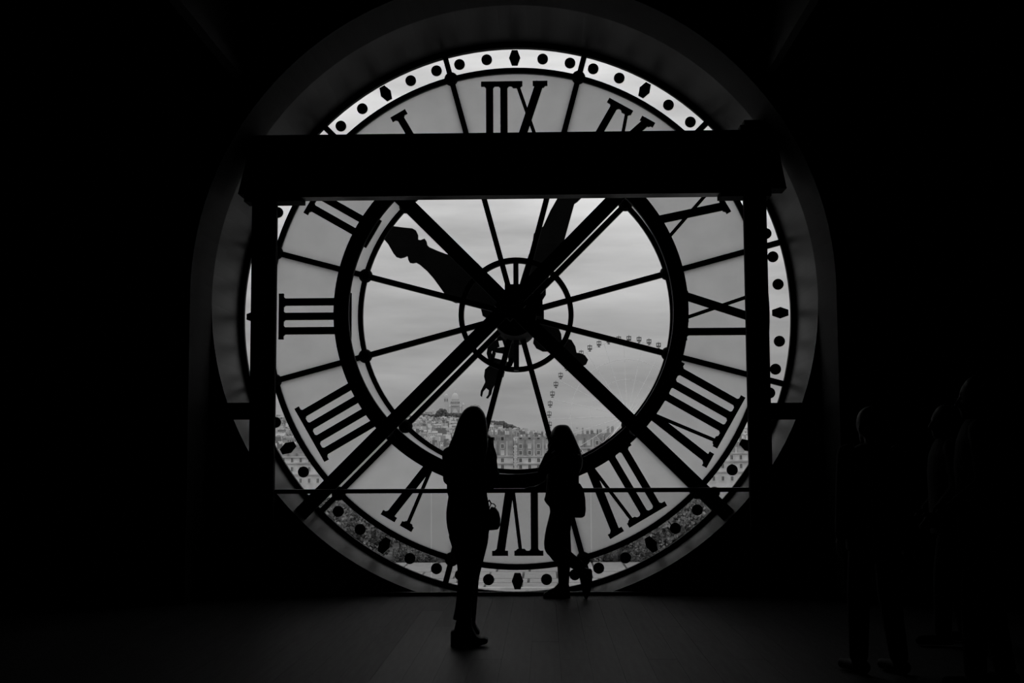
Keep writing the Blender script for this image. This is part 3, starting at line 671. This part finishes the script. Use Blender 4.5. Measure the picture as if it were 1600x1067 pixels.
# big apartment buildings across the garden
def box_mesh(nm, m, x0, x1, y0, y1, z0, z1): return MB().box(x0, x1, y0, y1, z0, z1).mesh(nm, m)
def apartment(label, px0, px1, D, facade_top, attic_top, roof_top, rows, w0, pitch, bands, ww=5.6, wh=7.8, seed=0, m_f=M_stone, m_a=M_slate, chim=3, dorm=False):
    rnd = random.Random(seed); Z = lambda py: P((px0 + px1) / 2, py, D).z; X = lambda px: P(px, 700, D).x; u = D / FPX
    x0, x1 = X(px0), X(px1); b = thing('apartment_building', label, 'building', ((x0 + x1) / 2, D, GZ))
    zf, za, zr = Z(facade_top), Z(attic_top), Z(roof_top)
    MB().box(x0, x1, D, D + 14, GZ, zf).build('facade', m_f, b)
    MB().box(x0, x1, D + .4, D + 13, zf, za).build('attic', m_a, b)
    MB().prism([(0, 0)] * 0 or [(x0, za), (x1, za), (x1 - .6, zr), (x0 + .6, zr)], D + 1.6, D + 12).add([(x0, D + .4, za), (x1, D + .4, za), (x1 - .6, D + 1.6, zr), (x0 + .6, D + 1.6, zr)], [(0, 1, 2, 3)]).build('roof', M_slate2, b)
    for py in bands: MB().box(x0 - .2, x1 + .2, D - .7, D + .2, Z(py) - .22, Z(py) + .28).build('cornice', M_stone2, b)
    w, h = ww * u / 2, wh * u / 2
    fr = MB().box(-w, w, -.25, .1, h - .22, h).box(-w, w, -.25, .1, -h, -h + .22).box(-w, -w + .22, -.25, .1, -h + .22, h - .22).box(w - .22, w, -.25, .1, -h + .22, h - .22).box(-.06, .06, -.2, .1, -h + .22, h - .22).mesh('window', M_frame)
    pn = box_mesh('pane', M_pane, -w + .2, w - .2, -.05, .1, -h + .2, h - .2); shut = box_mesh('shutter', M_frame, -w + .2, w - .2, -.12, .1, -h + .2, h - .2)
    px = w0
    while px < px1 - 3:
        for py in rows:
            if px < px0 + 2: continue
            yy = D if Z(py) < zf else D + .4
            o = inst('window', fr, b, (X(px) - b.location.x, yy - D, Z(py) - GZ))
            if rnd.random() < .38 and Z(py) > zf: inst('shutter', shut, o)
            else: inst('pane', pn, o)
        xm = X(px + pitch / 2)
        if px + pitch / 2 < px1 - 2: MB().box(xm - .28, xm + .28, D + .1, D + .5, zf, za).build('pilaster', M_stone2 if rnd.random() < .5 else M_slate2, b)
        if dorm:
            zd = (za + zr) / 2; d_ = MB().box(X(px) - w * 1.2, X(px) + w * 1.2, D + .3, D + 3, za, za + (zr - za) * .75).build('dormer', m_a, b)
            MB().box(X(px) - w * .7, X(px) + w * .7, D + .22, D + .4, za + .3, za + (zr - za) * .62).build('pane', M_pane, d_)
        px += pitch
    for k in range(chim):
        cx = x0 + (x1 - x0) * (k + rnd.uniform(.3, .7)) / chim; cw = rnd.uniform(.25, .6); ch = rnd.uniform(.8, 2.4); cy = D + rnd.uniform(2, 8)
        c = MB().box(cx - cw, cx + cw, cy, cy + .9, zr - .5, zr + ch).build('chimney', rnd.choice([M_stone, M_stone2, M_slate, M_slate2]), b)
        m2 = MB()
        for q in range(4): m2.tube((cx - cw * .7 + q * cw * .46, cy + .45, zr + ch), (cx - cw * .7 + q * cw * .46, cy + .45, zr + ch + .5), .09, .08, 6)
        m2.build('chimney_pots', M_slate, c)
    return b
R4 = [697, 707.3, 719, 729.5, 741, 752]
A1 = apartment('tall pale apartment block right beside the photographing person', 762, 802, 480, 712.8, 689, 679, R4, 771, 14.05, [712.8, 724.2, 747], seed=1, dorm=True, chim=6)
apartment('pale apartment block between the two standing people, left of the wheel', 808, 868, 480, 712.8, 687, 682, R4, 813.4, 14.05, [712.8, 724.2, 747], seed=2, chim=7, dorm=True)
apartment('grey apartment block behind the ferris wheel struts', 900, 944, 486, 700, 684, 678, [692, 703, 714, 726], 907, 13, [700, 716], seed=3, m_f=M_stone2, chim=6)
apartment('narrow apartment block at the far right below the ferris wheel hub', 945, 1004, 490, 705, 683, 676, [694, 703, 714], 951, 12.5, [705, 718], seed=4, chim=6)
apartment('low mansard block just left of the photographing person', 640, 735, 560, 716, 706, 700, [711, 721], 646, 12, [716], seed=5, m_f=M_stone2, chim=9)
apartment('ornate stone block in the outer glass band at lower left', 420, 512, 450, 714, 708, 701, [719, 733, 751], 430, 13.4, [714, 723.5, 741.5], ww=5, wh=8.5, seed=6, chim=7)
apartment('ornate stone block in the outer glass band at lower right', 1090, 1196, 450, 708, 698, 690, [714.5, 728, 747.5], 1100, 14.3, [708, 720.4, 737], ww=5.4, wh=8.5, seed=7, chim=7, dorm=True)
# quoined stack between the two central blocks
q0, q1 = P(802.3, 690, 479), P(808, 690, 479); st = thing('chimney_stack', 'tall light stack of quoin blocks between two apartment blocks', 'chimney', ((q0.x + q1.x) / 2, 479.4, GZ))
zt, zb = P(805, 696, 479).z, P(805, 770, 479).z
MB().box(q0.x + .2, q1.x - .2, 479.2, 481, GZ, zt).build('core', M_stone, st)
nb = 26; hb = (zt - zb) / nb
for k in range(nb):
    w_ = .0 if k % 2 else .22; MB().box(q0.x + w_, q1.x - w_, 478.9, 479.3, zb + k * hb, zb + (k + 1) * hb - .18).build('quoin_block', M_frame, st)
MB().box(q0.x + .3, q1.x - .3, 479.2, 481, zt, P(805, 688, 479).z).build('shaft', M_slate, st); 
ca = P(805.2, 687, 479); MB().ring(.5, .95, R(-90), R(90), -.4, .6, 12).build('arched_cap', M_stone2, st).location = (ca.x - st.location.x, 0, ca.z - GZ)

# roofs and houses over the hillside
random.seed(23)
HM = []
hv = [.62, .72, .5, .42, .78, .58]; rvv = [.28, .36, .46, .24, .32, .55]
def house_mesh(k):
    rnd = random.Random(100 + k); w, d, h = rnd.uniform(4.5, 9), rnd.uniform(5, 8), rnd.uniform(9, 15); rh = rnd.uniform(1.5, 4)
    me = bpy.data.meshes.new('hill_house'); mb = MB().box(-w, w, -d, d, -14, h); n1 = len(mb.f)
    if k % 2: mb.add([(-w - .3, -d - .3, h), (w + .3, -d - .3, h), (w + .3, d + .3, h), (-w - .3, d + .3, h), (-w, 0, h + rh), (w, 0, h + rh)], [(0, 1, 5, 4), (2, 3, 4, 5), (0, 4, 3), (1, 2, 5)])
    else: mb.box(-w * .92, w * .92, -d * .9, d * .9, h, h + rh)
    n2 = len(mb.f)
    for c in range(rnd.randint(1, 3)):
        cx = rnd.uniform(-w, w) * .8; mb.box(cx - .9, cx + .9, -.8, .8, h, h + rh + rnd.uniform(1, 2.6))
    n3 = len(mb.f)
    nw = max(2, int(w / 1.7))
    for r_ in range(3):
        for c in range(nw):
            cx = -w + (c + .5) * 2 * w / nw; mb.box(cx - .6, cx + .6, -d - .12, -d + .2, h - 3.2 - r_ * 3.3, h - 1.3 - r_ * 3.3)
    me.from_pydata(mb.v, [], mb.f); me.validate(); me.update()
    for m_ in (mat('house_wall_%d' % (k % 6), hv[k % 6], .9, .1), mat('house_roof_%d' % (k % 6), rvv[k % 6], .8, .1), M_stone, M_pane): me.materials.append(m_)
    for i, p_ in enumerate(me.polygons): p_.material_index = 0 if i < n1 else 1 if i < n2 else 2 if i < n3 else 3
    return me
HM = [house_mesh(k) for k in range(12)]
zones = [(428, 492, 60, 'in the left outer band'), (628, 764, 105, 'left of photographer'), (764, 872, 60, 'between the two people'), (896, 1002, 50, 'below the ferris wheel'), (1140, 1182, 15, 'in the right outer band')]
for a, b, n_, where in zones:
    for k in range(n_):
        px = random.uniform(a, b); D = 1150 + 1750 * ((k + random.random()) / n_); q = P(px, 690, D)
        o = bpy.data.objects.new('hill_house', random.choice(HM)); col.objects.link(o)
        o.location = (q.x, D, ground_z(px, D) + random.uniform(-2, 1)); o.rotation_euler = (0, 0, random.gauss(0, .35))
        sc_ = random.uniform(.5, .85); o.scale = (sc_, sc_, sc_ * random.uniform(.7, 1.1))
        ki = int(o.data.name.split('.')[-1]) if '.' in o.data.name else 0
        tone = ('cream', 'white', 'grey', 'dull grey', 'bright white', 'pale')[ki % 6]; roof = 'pitched roof' if ki % 2 else 'flat roof'
        tier = 'low' if k < n_ / 3 else 'midway' if k < 2 * n_ / 3 else 'high'
        lb = 'small %s house with %s, %s on the hillside %s' % (tone, roof, tier, where); tag(o, lb, 'house', lb.replace('small ', '').replace(' house', ' houses'))

# the finest roof clutter beyond the houses one can pick out
rnd = random.Random(77); mb = MB(); mids = []
for a, b, n_, where in zones:
    for k in range(n_ * 7):
        px = rnd.uniform(a, b); D = 1250 + 1700 * rnd.random(); q = P(px, 690, D); g_ = ground_z(px, D); w, h, d_ = rnd.uniform(1.0, 4.2), rnd.uniform(3, 13), 3.0
        mb.box(q.x - w, q.x + w, D - d_, D + d_, g_ - 8, g_ + h); mids += [rnd.randrange(4)] * 6
o = mb.build('rooftop_clutter', mat('roof_mix_0', .8, .9, .1)); tag(o, 'dense clutter of tiny roofs and chimneys over the hillside', 'rooftops', kind='stuff')
for i, v in enumerate((.6, .4, .22)): o.data.materials.append(mat('roof_mix_%d' % (i + 1), v, .9, .1))
for p_, m_ in zip(o.data.polygons, mids): p_.material_index = m_

# trees on the hill
def lump(seed):
    rnd = random.Random(seed); mb = MB()
    for k in range(14):
        a = rnd.uniform(0, TAU); r_ = rnd.uniform(0, 7); mb.ball((r_ * math.cos(a), r_ * math.sin(a), rnd.uniform(4, 13)), rnd.uniform(2.5, 5), 8, 6)
    mb.tube((0, 0, -8), (0, 0, 8), .8, .5, 6)
    return mb.mesh('hill_tree', M_leaf2, True)
LM = [lump(k) for k in range(4)]
spots = [(x, 656 + random.uniform(-1, 1), 'on the hill crest left of the white basilica') for x in (658, 663, 668, 673, 679, 684)] + [(x, 655, 'in front of the white basilica') for x in (688, 692, 696, 700, 704, 709, 713, 717)] + [(691, 648, 'in front of the white basilica'), (688, 650, 'in front of the white basilica'), (695, 650, 'in front of the white basilica')]
spots += [(x, lerp([(764, 668), (790, 672), (800, 675), (812, 677)], x) + random.uniform(0, 2), 'on the hill slope between the two people') for x in (762, 767, 771, 775, 779, 783, 787, 791, 795, 799, 803, 807)] + [(x, y_, 'on the hill slope between the two people') for x, y_ in ((767, 669.5), (772, 666.8), (777, 668), (783, 667.2), (788, 669.5), (798, 673), (803, 674.5))]
for px, py, where in spots:
    D = 2920 + random.uniform(-30, 30); q = P(px, py, D); o = bpy.data.objects.new('hill_tree', random.choice(LM)); col.objects.link(o); o.location = (q.x, D, q.z - 1); o.rotation_euler = (0, 0, random.uniform(0, 6))
    lb = '%s dark tree %s' % ('uphill round' if py < 669 and px > 750 or py < 652 else 'downhill round', where); tag(o, lb, 'tree', lb.replace(' tree', ' trees'))

# basilica and church on the hill
DB = 3250; BP = lambda a, b: P(a, b, DB); ub = DB / FPX
M_bas = mat('basilica_stone', .66, .9, .05)
c0 = BP(711.2, 660); bas = thing('white_basilica', 'pale domed basilica with bell tower on the hilltop', 'basilica', tuple(c0)); BZ = lambda py: BP(711, py).z - c0.z
def dome(nm, px, r_px, y_base, y_top, y_lant, m=M_bas):
    r_ = r_px * ub; zb_, zt_, zl = BZ(y_base), BZ(y_top), BZ(y_lant); H = zt_ - zb_; x = (px - 711.2) * ub
    pr = [(r_, zb_)] + [(r_ * math.cos(t) ** .8, zb_ + H * math.sin(t)) for t in (R(15), R(30), R(45), R(58), R(70), R(80))] + [(r_ * .17, zt_)]
    o = bpy.data.objects.new(nm, MB().lathe(pr, (x, 0, 0), 20).mesh(nm, m, True)); col.objects.link(o); o.parent = bas
    l = bpy.data.objects.new('lantern', MB().lathe([(r_ * .16, zt_ - 1), (r_ * .16, zt_ + (zl - zt_) * .45), (r_ * .2, zt_ + (zl - zt_) * .5), (r_ * .03, zl)], (x, 0, 0), 10).mesh('lantern', m)); col.objects.link(l); l.parent = o
    return o
def bpart(nm, mb, m=M_bas):
    o = bpy.data.objects.new(nm, mb.mesh(nm, m)); col.objects.link(o); o.parent = bas; return o
dome('main_dome', 711.2, 6.0, 626, 614, 607)
bpart('drum', MB().lathe([(5.8 * ub, BZ(634)), (5.8 * ub, BZ(631.5)), (6.5 * ub, BZ(631)), (6.5 * ub, BZ(626.3)), (6.0 * ub, BZ(626))], (0, 0, 0), 24))
for k in range(14):
    a = TAU * k / 14; bpart('drum_opening', MB().box(-1.2, 1.2, -.8, .8, BZ(630.5), BZ(627.4)), M_slate2)
    col.objects[-1].location = (math.cos(a) * 6.5 * ub, math.sin(a) * 6.5 * ub, 0); col.objects[-1].rotation_euler = (0, 0, a + math.pi / 2)
for px, yb, yt, yl in ((703.5, 637, 632, 629), (719.5, 637, 632, 629), (724, 634, 629.5, 626)): dome('side_dome', px, 2.3, yb, yt, yl); bpart('turret', MB().lathe([(2.2 * ub, BZ(650)), (2.2 * ub, BZ(yb))], ((px - 711.2) * ub, 0, 0), 14))
bpart('nave', MB().box(-12 * ub, 12 * ub, -4, 30, BZ(664), BZ(645)).box(-9 * ub, 9 * ub, 0, 24, BZ(645), BZ(638)).box(-7 * ub, 7 * ub, 0, 20, BZ(638), BZ(633)))
bpart('gable', MB().prism([(-5 * ub, BZ(645)), (5 * ub, BZ(645)), (0, BZ(637))], -9, 4))
tx = (696.5 - 711.2) * ub
bpart('bell_tower', MB().box(tx - 3.6 * ub, tx + 3.6 * ub, 10, 22, BZ(664), BZ(621)).box(tx - 3.9 * ub, tx + 3.9 * ub, 9.5, 22.5, BZ(621), BZ(620)).box(tx - 3.0 * ub, tx + 3.0 * ub, 11, 21, BZ(620), BZ(617)))
dome('tower_dome', 696.5, 2.6, 617.5, 614.8, 612); col.objects[-2].location = (0, 16, 0)
for px in (694.8, 698.2): bpart('belfry_opening', MB().box((px - 711.2 - .7) * ub, (px - 711.2 + .7) * ub, 9.2, 10.4, BZ(627), BZ(622.5)), M_slate2)
for px, yy in ((706, 650), (711, 650), (716, 650), (706, 642), (716, 642)): bpart('arched_window', MB().box((px - 711.2 - .8) * ub, (px - 711.2 + .8) * ub, -4.8, -3.8, BZ(yy + 2.5), BZ(yy - 1.5)), M_slate)
c1 = P(671, 652, 3100); u1 = 3100 / FPX; ch = thing('hill_church', 'small church with stubby tower left of the basilica', 'church', tuple(c1))
def chp(nm, mb, m):
    o = bpy.data.objects.new(nm, mb.mesh(nm, m)); col.objects.link(o); o.parent = ch
chp('nave', MB().box(-7 * u1, 3.5 * u1, 0, 18, -10, 6.5 * u1), M_stone2); chp('roof', MB().prism([(-7.4 * u1, 6.5 * u1), (3.8 * u1, 6.5 * u1), (3.2 * u1, 8.6 * u1), (-6.8 * u1, 8.6 * u1)], -1, 19), M_slate)
chp('tower', MB().box(4.4 * u1, 7 * u1, 0, 8, -10, 10.5 * u1).lathe([(1.4 * u1, 10.5 * u1), (1.1 * u1, 12 * u1), (.2, 14 * u1)], (5.7 * u1, 4, 0), 10), M_stone2)

# ferris wheel
DW = 440; wc = P(980, 650, DW); uw = DW / FPX
fw = thing('ferris_wheel', 'large white ferris wheel with hanging gondolas beyond the glass', 'ferris wheel', (wc.x, DW, wc.z))
def wpart(nm, mb, m=M_wheel, loc=(0, 0, 0), smooth=False):
    o = bpy.data.objects.new(nm, mb.mesh(nm, m, smooth)); col.objects.link(o); o.parent = fw; o.location = loc; return o
def circ_tube(r_, t, y, n=72):
    mb = MB(); v = []; f = []
    for i in range(n):
        a = TAU * i / n
        for k in range(6):
            b = TAU * k / 6; rr_ = r_ + t * math.cos(b); v.append((rr_ * math.sin(a), y + t * math.sin(b), rr_ * math.cos(a)))
    for i in range(n):
        j = (i + 1) % n
        for k in range(6): f.append((i * 6 + k, i * 6 + (k + 1) % 6, j * 6 + (k + 1) % 6, j * 6 + k))
    return mb.add(v, f)
for r_, t in ((118, .055), (88.5, .08), (57, .05)): wpart('rim', circ_tube(r_ * uw, t, 0))
for k in range(24):
    a = R(15 * k - 2); s_ = Vector((math.sin(a), 0, math.cos(a)))
    wpart('spoke', MB().tube(s_ * 1.0, s_ * 26 * uw, .26, .08, 8).tube(s_ * 26 * uw, s_ * 118 * uw, .085, .085, 6))
wpart('hub', MB().tube((0, -2, 0), (0, 2, 0), 1.5, 1.5, 20))
for sx in (-1, 1):
    for yy in (-4, 4):
        wpart('support_leg', MB().tube((0, yy * .4, 0), (sx * 30, yy, GZ - wc.z), .24, .3, 8))
cabm = MB().box(-.8, .8, -.8, .8, .55, .72).box(-.75, .75, -.75, .75, -.72, -.3).box(-.75, -.6, -.75, .75, -.3, .55).box(.6, .75, -.75, .75, -.3, .55).box(-.08, .08, -.08, .08, .72, 1.2).tube((0, 0, -1.35), (0, 0, -1.05), .42, .42, 8).tube((0, 0, -1.1), (0, 0, -.7), .08, .08, 6).box(-.12, .12, -.7, .7, -.3, .55).mesh('gondola', M_cab)
for k in range(48):
    a = R(7.5 * k + 2); inst('gondola', cabm, fw, (math.sin(a) * 121.5 * uw, 0, math.cos(a) * 121.5 * uw))
